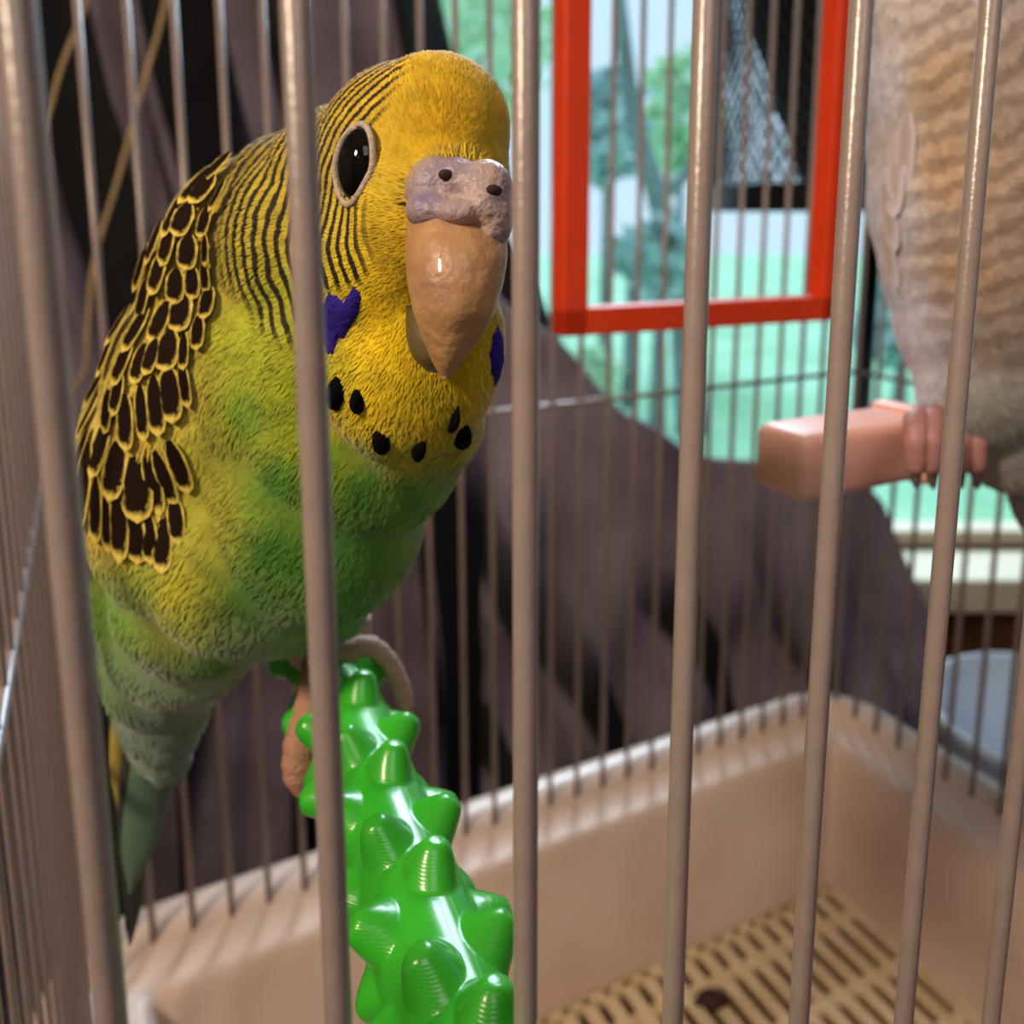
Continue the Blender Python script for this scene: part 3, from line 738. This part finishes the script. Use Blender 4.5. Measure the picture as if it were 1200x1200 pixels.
# soft yellow fringe lapping over the top of the cere
v = []; f = []
edge = spline([Vector((478, 236, 0)), Vector((486, 205, 0)), Vector((508, 188, 0)), Vector((535, 183, 0)), Vector((562, 190, 0)), Vector((585, 205, 0)), Vector((598, 228, 0))], 30)
for e_ in edge:
    for _ in range(4):
        ex, ey = e_.x + random.uniform(-3, 3), e_.y + random.uniform(-2, 3); cx_, cy_ = 538, 240
        dx_, dy_ = cx_ - ex, cy_ - ey; q = math.hypot(dx_, dy_) or 1; dx_, dy_ = dx_ / q + random.uniform(-.5, .5), dy_ / q + random.uniform(-.2, .5)
        h1, n1, _, _ = bvh.ray_cast(CAMP, ray(ex - dx_ * 12, ey - dy_ * 12))
        if h1 is None: continue
        L = random.uniform(.0020, .0032); d = (RGT * dx_ - UPV * dy_ - FWD * random.uniform(.9, 1.5)).normalized(); w = (d.cross(FWD)).normalized() * .00009
        k = len(v); m1 = h1 + d * L * .7; t1 = h1 + d * L * 1.2 - UPV * L * .35
        v += [h1 - w, h1 + w, m1 + w, m1 - w, t1]; f += [(k, k + 1, k + 2, k + 3), (k + 3, k + 2, k + 4)]
fr_me = mesh('cere_fringe', v, f); nv_ = len(v)
set_attr(fr_me, np.tile(lin_np((216, 178, 40)), (nv_, 1)) * np.repeat(RNG.uniform(.55, 1.1, nv_ // 5), 5)[:, None], np.zeros(nv_), np.zeros(nv_))
link('cere_fringe', fr_me, M_plum, bird)['kind'] = 'stuff'
# feet gripping the perch
def toe(pts, r, m, parent, claw=None):
    s = spline(pts, 6); n = len(s); rr = lerp_list(r, n)
    for i in range(n): rr[i] *= 1 + .06 * math.sin(i * 2.1)
    v, f = tube_vf(s, rr, 12); o = obj('toe', v, f, m, None); part_of(o, parent)
    if claw:
        s2 = spline([s[-2]] + [Vector(c) for c in claw], 5); v, f = tube_vf(s2, lerp_list([r[-1] * .8, r[-1] * .5, .0001], len(s2)), 8); part_of(obj('claw', v, f, M_claw, None), parent)
    return o
v, f = tube_vf(spline([P(352, 735, 133), P(350, 765, 135), P(362, 772, 136), P(385, 770, 136)], 6), lerp_list([.0022, .0019, .0018, .0017], 19), 12); foot = obj('foot', v, f, M_foot, bird)
fo = part_of
toe([P(375, 770, 136), P(408, 763, 134), P(432, 757, 134.5), P(452, 772, 136), P(468, 798, 138.5), P(477, 826, 141)], [.0019, .0018, .0017, .0016, .0015, .0012], M_foot, foot, [P(479, 842, 143), P(474, 856, 145)])
toe([P(370, 772, 138), P(405, 768, 142), P(440, 772, 146), P(466, 800, 149)], [.0018, .0016, .0015, .0012], M_foot, foot, [P(472, 815, 151), P(470, 826, 152)])
toe([P(368, 776, 135), P(364, 820, 132), P(356, 868, 130.5), P(353, 905, 130.5), P(362, 932, 131)], [.0018, .0022, .0030, .0028, .0014], M_foot2, foot, [P(366, 944, 133), P(374, 950, 134)])
for ch in foot.children:                                   # keep sub-parts where they stand
    ch.matrix_parent_inverse = Matrix()
v, f = tube_vf(spline([P(420, 725, 142), P(424, 748, 145), P(428, 762, 147)], 6), lerp_list([.0022, .0017, .0015], 13), 12); foot2 = obj('foot', v, f, M_foot, bird)
toe([P(427, 758, 147), P(450, 772, 150), P(466, 796, 153), P(470, 820, 155)], [.0015, .0014, .0013, .001], M_foot, foot2, [P(471, 832, 156), P(468, 840, 157)])
# tail feathers
TM = [mat('tail_teal', (84, 112, 92), .6, .12, 200), mat('tail_dark', (44, 48, 50), .6, .1, 200), mat('tail_yellow_edge', (170, 152, 70), .6, .1, 200)]
for (pts, w, m, dz) in (
    ([(190, 800, 147), (178, 880, 153), (163, 980, 161), (154, 1045, 166)], 7.0, 0, 0), ([(205, 815, 148), (192, 890, 154), (174, 970, 161), (164, 1020, 165)], 5.6, 0, .6),
    ([(165, 810, 149), (157, 890, 155), (150, 990, 163), (150, 1090, 170)], 4.6, 1, 1.0), ([(148, 790, 150), (141, 850, 155), (139, 905, 160), (141, 950, 164)], 3.6, 2, 1.2), ([(175, 830, 151), (164, 930, 159), (156, 1040, 168), (153, 1105, 173)], 4.4, 1, 1.6)):
    s = spline([P(x, y, z + dz) for x, y, z in pts], 6); n = len(s); v = []; f = []
    for i, c in enumerate(s):
        q = i / (n - 1); ww = w * mm * (.75 + .25 * math.sin(q * 3)) * (1 - max(0, (q - .6) / .4) ** 2 * .88) * .5
        for k in range(7):
            a = k / 6 * 2 - 1; v.append(c + RGT * (a * ww) + (-FWD) * (.0010 * (1 - a * a)))
        v.append(c + RGT * ww + FWD * .0002); v.append(c - RGT * ww + FWD * .0002)
    for i in range(n - 1):
        for k in range(9): f.append((i * 9 + k, i * 9 + (k + 1) % 9, (i + 1) * 9 + (k + 1) % 9, (i + 1) * 9 + k))
    f.append(tuple(range(9))); f.append(tuple(range((n - 1) * 9, n * 9))[::-1])
    obj('tail_feather', v, f, TM[m], bird)

# ================================================================== SECOND BUDGIE
Z2 = 178
grey = thing('budgerigar', 'pale grey budgie with faint tan wing scallops standing on the pink perch', 'bird', P(1110, 500, Z2))
parts = [E(1140, 230, Z2 + 5, 21.5, 27, 20, rot(RGT, UPV, -FWD, -FWD, 6)), E(1158, 365, Z2 + 7, 19.6, 22, 18, rot(RGT, UPV, -FWD, -FWD, 14)), E(1118, 85, Z2 + 2, 19.2, 24, 19), E(1130, 150, Z2 + 4, 20, 26, 20, rot(RGT, UPV, -FWD, -FWD, 3)), E(1150, 300, Z2 + 6, 21, 24, 19, rot(RGT, UPV, -FWD, -FWD, 10)), E(1165, 420, Z2 + 8, 17, 20, 16, rot(RGT, UPV, -FWD, -FWD, 18)), E(1190, 500, Z2 + 12, 14, 15, 13), E(1148, 462, Z2 + 4, 13, 12, 12),
         E(1105, 20, Z2, 17, 18, 17), E(1085, -90, Z2 - 3, 14.5, 15, 15), E(1070, -110, Z2 - 10, 10, 11, 10), E(1225, 590, Z2 + 26, 8, 16, 6, rot(RGT, UPV, -FWD, -FWD, 25))]
gme = remeshed('body', parts, .0008, 60); gb_ = bvh_of(gme)
CT2 = [(1020, 100, 206, 206, 224), (1025, 250, 214, 214, 236), (1050, 370, 206, 208, 236), (1080, 460, 196, 198, 224), (1100, 100, 196, 168, 144), (1120, 200, 198, 166, 138), (1130, 320, 186, 154, 130), (1160, 400, 150, 136, 126), (1160, 500, 140, 138, 130), (1120, 460, 150, 146, 142), (1060, -100, 226, 226, 230)]
def colour2(p, root=None):
    qx, qy, z = to_px(p if root is None else root); t = idw(qx, qy, CT2); d = np.linalg.norm(p - np.array(P(1030, -110, Z2 - 12)), axis=1) * 1000
    wing = poly_mask(qx, qy, [(1062, -20), (1068, 150), (1052, 250), (1075, 370), (1120, 430), (1260, 440), (1300, 300), (1260, -20)], 40)
    return t, 2 * math.pi * d / 5.2, np.clip((-30 - qy) / 60, 0, 1) * .5 * (qx > 1060) + wing * .42
M_plum2 = plumage_mat('grey_budgie_plumage', dark=(104, 78, 62))
t_, p_, b_ = colour2(np_verts(gme)); set_attr(gme, t_, p_, b_)
link('body', gme, M_plum2, grey)
F2 = np.array(P(1030, -110, Z2 - 12)); T2 = np.array(P(1225, 620, Z2 + 26))
def flow2(p):
    d = T2 - p; return d / (np.linalg.norm(d, axis=1)[:, None] + 1e-9)
barbs('plumage', gme, 14000, flow2, lambda p: np.full(len(p), .0030), .0005, .00012, colour2, M_plum2, grey)
FM3 = feather_mat('wing_edge', (214, 206, 222), (184, 170, 170), .3, .9); fe3 = feather_mesh('wing_edge_feather'); fe3.materials.append(FM3)
for (x, y, dx) in ((1063, 175, -.35), (1052, 215, -.25), (1045, 255, -.1), (1045, 300, .1)): lay_feather(fe3, gb_, x, y, dx, 1, 84, 26, FM3, grey, 'feather', lift=.0006, tilt=.01, back=.5)
hc = P(1085, -90, Z2 - 3)
for sgn, off in ((-1, .1), (1, .1)):
    d = (RGT * (-.3 + .0) * 1 + (-FWD) * .9 * (1 if sgn < 0 else -1) - UPV * 0).normalized(); h_, n_, _, _ = gb_.ray_cast(hc + d * .05, -d)
    if h_: v, f = ell_vf(h_ - d * .001, .0033, .0033, .002, d.cross(UPV).normalized(), UPV, d, 20, 12); obj('eye', v, f, M_eye, grey)
v, f = tube_vf(spline([P(1005, -120, Z2 - 12), P(975, -112, Z2 - 13), P(960, -90, Z2 - 13), P(962, -62, Z2 - 13)], 5), lerp_list([.0045, .0045, .003, .0004], 16), 14); obj('upper_beak', v, f, M_beak, grey)
v, f = ell_vf(P(1000, -135, Z2 - 12), .004, .003, .0045, seg=16, rings=10); obj('cere', v, f, M_cere, grey)
for dxx, zz in ((0, 0), (52, 12)):
    v, f = tube_vf(spline([P(1112 + dxx, 465, Z2 + 3 + zz), P(1100 + dxx, 482, Z2 + zz), P(1090 + dxx, 492, Z2 - 3 + zz)], 5), lerp_list([.0028, .0021, .002], 11), 12); ft_ = obj('foot', v, f, M_pinkdark, grey)
    for k, ox in enumerate((-11, 8)):
        toe([P(1090 + dxx, 490, Z2 - 3 + zz), P(1086 + ox + dxx, 492, Z2 - 10 + zz), P(1084 + ox + dxx, 515, Z2 - 13 + zz), P(1084 + ox + dxx, 552, Z2 - 12 + zz)], [.0024, .0025, .0024, .0017], M_pinkdark, ft_, [P(1085 + ox + dxx, 566, Z2 - 11 + zz), P(1086 + ox + dxx, 574, Z2 - 9 + zz)])
for k, (a, w) in enumerate(((0, 8), (8, 6), (-9, 6))):
    s = spline([P(1220, 580, Z2 + 27 + k), P(1255 + a, 700, Z2 + 40 + k), P(1290 + a, 860, Z2 + 55 + k)], 6)
    v, f = tube_vf(s, lerp_list([w * .5 * mm, w * .4 * mm, .0004], len(s)), 8); v = [Vector(q) for q in v]
    obj('tail_feather', v, f, mat('grey_tail', (130, 128, 136), .6, .1, 100) if k == 0 else MATS['grey_tail'], grey)

# pink perch, running along the cage to the right-hand wires
pl = P(912, 541, Z2 - 2); pp = thing('pink_perch', 'blocky pink plastic perch with rounded end under the grey budgie', 'perch', pl)
O = Vector(pl)
def along(x0, x1, hh, hw, bev, name, m, c=O):
    v, f = box_vf(D1, N2, ZA, (x0, x1), (-hw, hw), (-hh, hh), bev); v = [w + c for w in v]; return obj(name, v, f, m, pp)
U_end = U1 - O.dot(D1)
along(0, .0355, .0069, .0076, .0024, 'end_block', M_pink); along(.0335, .040, .0083, .0083, .0022, 'collar', M_pink)
along(.036, U_end, .0066, .0066, .002, 'bar', M_pink)
v, f = tube_vf([O + D1 * (U_end - .004), O + D1 * (U_end + .003)], .011, 20); obj('mounting_cap', v, f, M_pink, pp)

# ================================================================== RED SQUARE
ring = thing('hanging_frame', 'orange-red plastic square frame hanging inside the cage by the window side', 'toy frame', P(820, 380, 262))
fx = (P(966, 353, 300) - P(668, 380, 262)); fx.z = 0; fx.normalize(); fy = ZA.cross(fx)
o0 = P(668, 376, 262); k262 = .262 / FPX
wid = (P(966, 353, 300) - o0).dot(fx); tall = .125; bw = .0042; bd = .0042
def fbar(name, x, z):
    v, f = box_vf(fx, fy, ZA, x, (-bd, bd), z, .0007); v = [w + o0 for w in v]; return obj(name, v, f, M_red, ring, False)
fbar('bottom_bar', (-bw, wid + bw), (-bw, bw)); fbar('top_bar', (-bw, wid + bw), (tall - bw, tall + bw)); fbar('side_bar', (-bw, bw), (-bw, tall + bw)); fbar('side_bar', (wid - bw, wid + bw), (-bw, tall + bw))
hk = o0 + fx * wid / 2 + ZA * (tall + bw)
v, f = tube_vf([hk - ZA * .002, Vector((hk.x, hk.y, TOP))], .0008, 8); obj('hanger_wire', v, f, M_wire, ring)

# ================================================================== MESH BASKET ON A POLE
by = 0.93
bc = garden_pt(1028, 222, by); br = (garden_pt(1028, 222, by) - garden_pt(832, 222, by)).length
st = thing('mesh_basket_stand', 'black wire mesh basket on a slim black pole between cage and window', 'basket stand', (bc.x, bc.y, RZ0))
zb0, zb1 = bc.z, bc.z + .42
v = []; f = []
nh = 84
for sgn in (1, -1):
    for i in range(nh):
        pts = []
        for k in range(26):
            a = 2 * math.pi * i / nh + sgn * k * .062; pts.append((bc.x + br * math.cos(a), bc.y + br * math.sin(a), zb0 + .42 * k / 25))
        a_, b_ = tube_vf(pts, .0013, 4, cap=False); kk = len(v); v += a_; f += [tuple(x + kk for x in q) for q in b_]
o = obj('mesh', v, f, M_black, st); o['kind'] = 'stuff'
for z, h in ((zb0 - .010, .013), (zb1, .006)):
    v, f = [], []
    for k in range(64):
        a = 2 * math.pi * k / 64
        for rr, zz in ((br + .003, -h), (br + .003, h), (br - .003, h), (br - .003, -h)): v.append((bc.x + rr * math.cos(a), bc.y + rr * math.sin(a), z + zz))
    for k in range(64):
        for j in range(4): f.append((k * 4 + j, k * 4 + (j + 1) % 4, ((k + 1) % 64) * 4 + (j + 1) % 4, ((k + 1) % 64) * 4 + j))
    obj('rim', v, f, M_black, st, False)
v, f = tube_vf([(bc.x, bc.y, zb0 - .022), (bc.x, bc.y, zb0 - .010)], br, 48); obj('base_plate', v, f, M_black, st, False)
v, f = tube_vf([(bc.x, bc.y, RZ0 + .012), (bc.x, bc.y, zb0 - .012)], .0085, 14); obj('pole', v, f, M_black, st)
v, f = tube_vf([(bc.x, bc.y, RZ0), (bc.x, bc.y, RZ0 + .012), (bc.x, bc.y, RZ0 + .02)], [.075, .07, .02], 32); obj('foot_plate', v, f, M_black, st)
v, f = tube_vf([(bc.x - .01, bc.y + .01, zb0 + h) for h in (-.011, .02, .24, .40, .405)], [.05, .07, .15, .155, .145], 40); obj('liner', v, f, M_blackcloth, st)

# ================================================================== DRAPES
def fold_shade_cloth(name, c1, c2, dark):  # grey cloth with the shade of its folds painted black into the colour
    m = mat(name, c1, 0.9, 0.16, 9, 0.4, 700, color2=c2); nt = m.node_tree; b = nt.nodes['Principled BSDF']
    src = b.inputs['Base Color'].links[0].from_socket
    a = nt.nodes.new('ShaderNodeAttribute'); a.attribute_name = 'fold_shade'
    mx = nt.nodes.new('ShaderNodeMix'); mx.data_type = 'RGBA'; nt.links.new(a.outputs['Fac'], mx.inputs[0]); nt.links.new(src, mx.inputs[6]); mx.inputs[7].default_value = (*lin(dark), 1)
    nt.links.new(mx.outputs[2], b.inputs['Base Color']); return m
def drape(name, cols, rows_, surf, fold_shade, m, label, cat, thick=.006):
    v = [surf(i / cols, j / rows_) for j in range(rows_ + 1) for i in range(cols + 1)]
    st_ = [fold_shade(i / cols, j / rows_) for j in range(rows_ + 1) for i in range(cols + 1)]
    f = [(j * (cols + 1) + i, j * (cols + 1) + i + 1, (j + 1) * (cols + 1) + i + 1, (j + 1) * (cols + 1) + i) for j in range(rows_) for i in range(cols)]
    o = obj(name, v, f, m); o.data.attributes.new('fold_shade', 'FLOAT', 'POINT').data.foreach_set('value', st_)
    s = o.modifiers.new('thickness', 'SOLIDIFY'); s.thickness = thick; s.offset = 0
    return tag(o, label, cat)
def sstep(x, a, b): q = min(1, max(0, (x - a) / (b - a))); return q * q * (3 - 2 * q)
def curtain(s, t):
    # hangs from above the window to the floor, pushed left at the top and spreading lower down
    z = RZ1 - .02 - t * (RZ1 - .02 - RZ0)
    edge = np.interp(z, [RZ0, -.1, .1, .30, .42, .55, .75, RZ1], [.16, .15, .12, .03, -.03, -.07, -.115, -.13])
    x = -1.25 + (edge + 1.25) * s
    w = (s * 13 + .30 * math.sin(t * 5 + s * 4)) * 2 * math.pi * .62
    y = .965 + .055 * math.sin(w) * (.75 + .25 * math.sin(s * 9)) + .012 * math.sin(w * 2.7 + t * 9) + .012 * math.sin(t * 16 + s * 22)
    x += .022 * math.sin(2 * w) * min(1, (1 - s) * 12)
    return Vector((x, y, z))
def curtain_fold_shade(s, t):  # dark bands along the pleats, shade painted into the curtain colour
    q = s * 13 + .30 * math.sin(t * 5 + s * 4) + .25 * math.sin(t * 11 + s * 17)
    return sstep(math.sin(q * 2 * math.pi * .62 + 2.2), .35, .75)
drape('curtain', 420, 120, curtain, curtain_fold_shade, fold_shade_cloth('fold_shaded_drape', (128, 116, 134), (92, 82, 96), (8, 7, 14)), 'dark grey violet curtain with fold shade painted black, hanging in folds beside the window', 'curtain')
def throw(s, t):
    # thick throw over a chair back: rises at the left, sags, and drops to the floor in front and behind
    px = 575 + s * 525
    rid = np.interp(px, [560, 640, 690, 730, 790, 890, 1000, 1035, 1075, 1100], [320, 395, 455, 495, 528, 545, 562, 590, 690, 760])
    r = garden_pt(px, rid, .76)
    if t < .18:
        q = 1 - t / .18; y = .76 + .06 * q ** .6; z = r.z - .30 * q ** 1.6; x = r.x
    else:
        q = (t - .18) / .82; y = .76 - .05 * math.sin(min(1, q * 1.6) * math.pi / 2); z = r.z - (r.z - RZ0 - .02) * q; x = r.x - .02 * q
    fold = math.sin((s * 11 - t * 15) + 1.5 * math.sin(t * 7 + s * 3)) * .020 + .012 * math.sin(s * 29 + t * 19) + .008 * math.sin(s * 13 - t * 47)
    k = min(1, max(0, (t - .2) / .12)); y -= fold * (.3 + .7 * k); z += fold * .3 * (1 - k)
    return Vector((x, y, z))
def throw_fold_shade(s, t):  # slanting dark bands, shade of the folds painted into the throw
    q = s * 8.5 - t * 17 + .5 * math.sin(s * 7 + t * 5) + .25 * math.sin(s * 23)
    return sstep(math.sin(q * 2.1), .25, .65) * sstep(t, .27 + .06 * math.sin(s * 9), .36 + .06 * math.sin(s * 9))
drape('throw_blanket', 220, 220, throw, throw_fold_shade, fold_shade_cloth('fold_shaded_throw', (138, 128, 142), (98, 88, 100), (10, 9, 14)), 'grey throw blanket with diagonal fold shade painted black, heaped below the window', 'blanket', .008)

# ================================================================== SMALL THINGS BEHIND
bw_c = on_height(1228, 962, 0); bowl = thing('plastic_bowl', 'pale blue plastic bowl on the table outside the cage', 'bowl', bw_c)
prof_b = [(.02, 0.0), (.045, .001), (.06, .012), (.075, .040), (.082, .075), (.086, .078), (.084, .082), (.078, .078), (.071, .042), (.056, .016), (.042, .006), (.0, .005)]
v = []; f = []
for r, z in prof_b:
    for k in range(48): a = 2 * math.pi * k / 48; v.append(bw_c + Vector((r * math.cos(a), r * math.sin(a), z)))
for i in range(len(prof_b) - 1):
    for k in range(48): f.append((i * 48 + k, i * 48 + (k + 1) % 48, (i + 1) * 48 + (k + 1) % 48, (i + 1) * 48 + k))
f.append(tuple(range(48))[::-1]); obj('body', v, f, M_bowl, bowl)
v = []; f = []
for k in range(48):
    a = 2 * math.pi * k / 48
    for w in range(8):
        b = 2 * math.pi * w / 8; v.append(bw_c + Vector(((.083 + .003 * math.cos(b)) * math.cos(a), (.083 + .003 * math.cos(b)) * math.sin(a), .081 + .003 * math.sin(b))))
for k in range(48):
    for w in range(8): f.append((k * 8 + w, k * 8 + (w + 1) % 8, ((k + 1) % 48) * 8 + (w + 1) % 8, ((k + 1) % 48) * 8 + w))
obj('rim', v, f, M_bowl, bowl)
cz = 640
def cord(pts, label, r=.0022):
    s = spline([garden_pt(x, y, d) for x, y, d in pts], 8); v, f = tube_vf(s, r, 8); return tag(obj('cord', v, f, M_cord), label, 'cord')
cord([(205, -60, .74), (190, 20, .74), (165, 110, .74), (137, 215, .74), (112, 300, .74), (103, 380, .74), (100, 430, .745), (85, 455, .75), (60, 480, .76)], 'tan cord hanging in a long slack curve before the curtain')
cord([(120, -60, .76), (95, 20, .76), (72, 80, .76), (55, 140, .76), (40, 185, .76), (15, 230, .77)], 'short tan cord slanting beside the long slack cord')
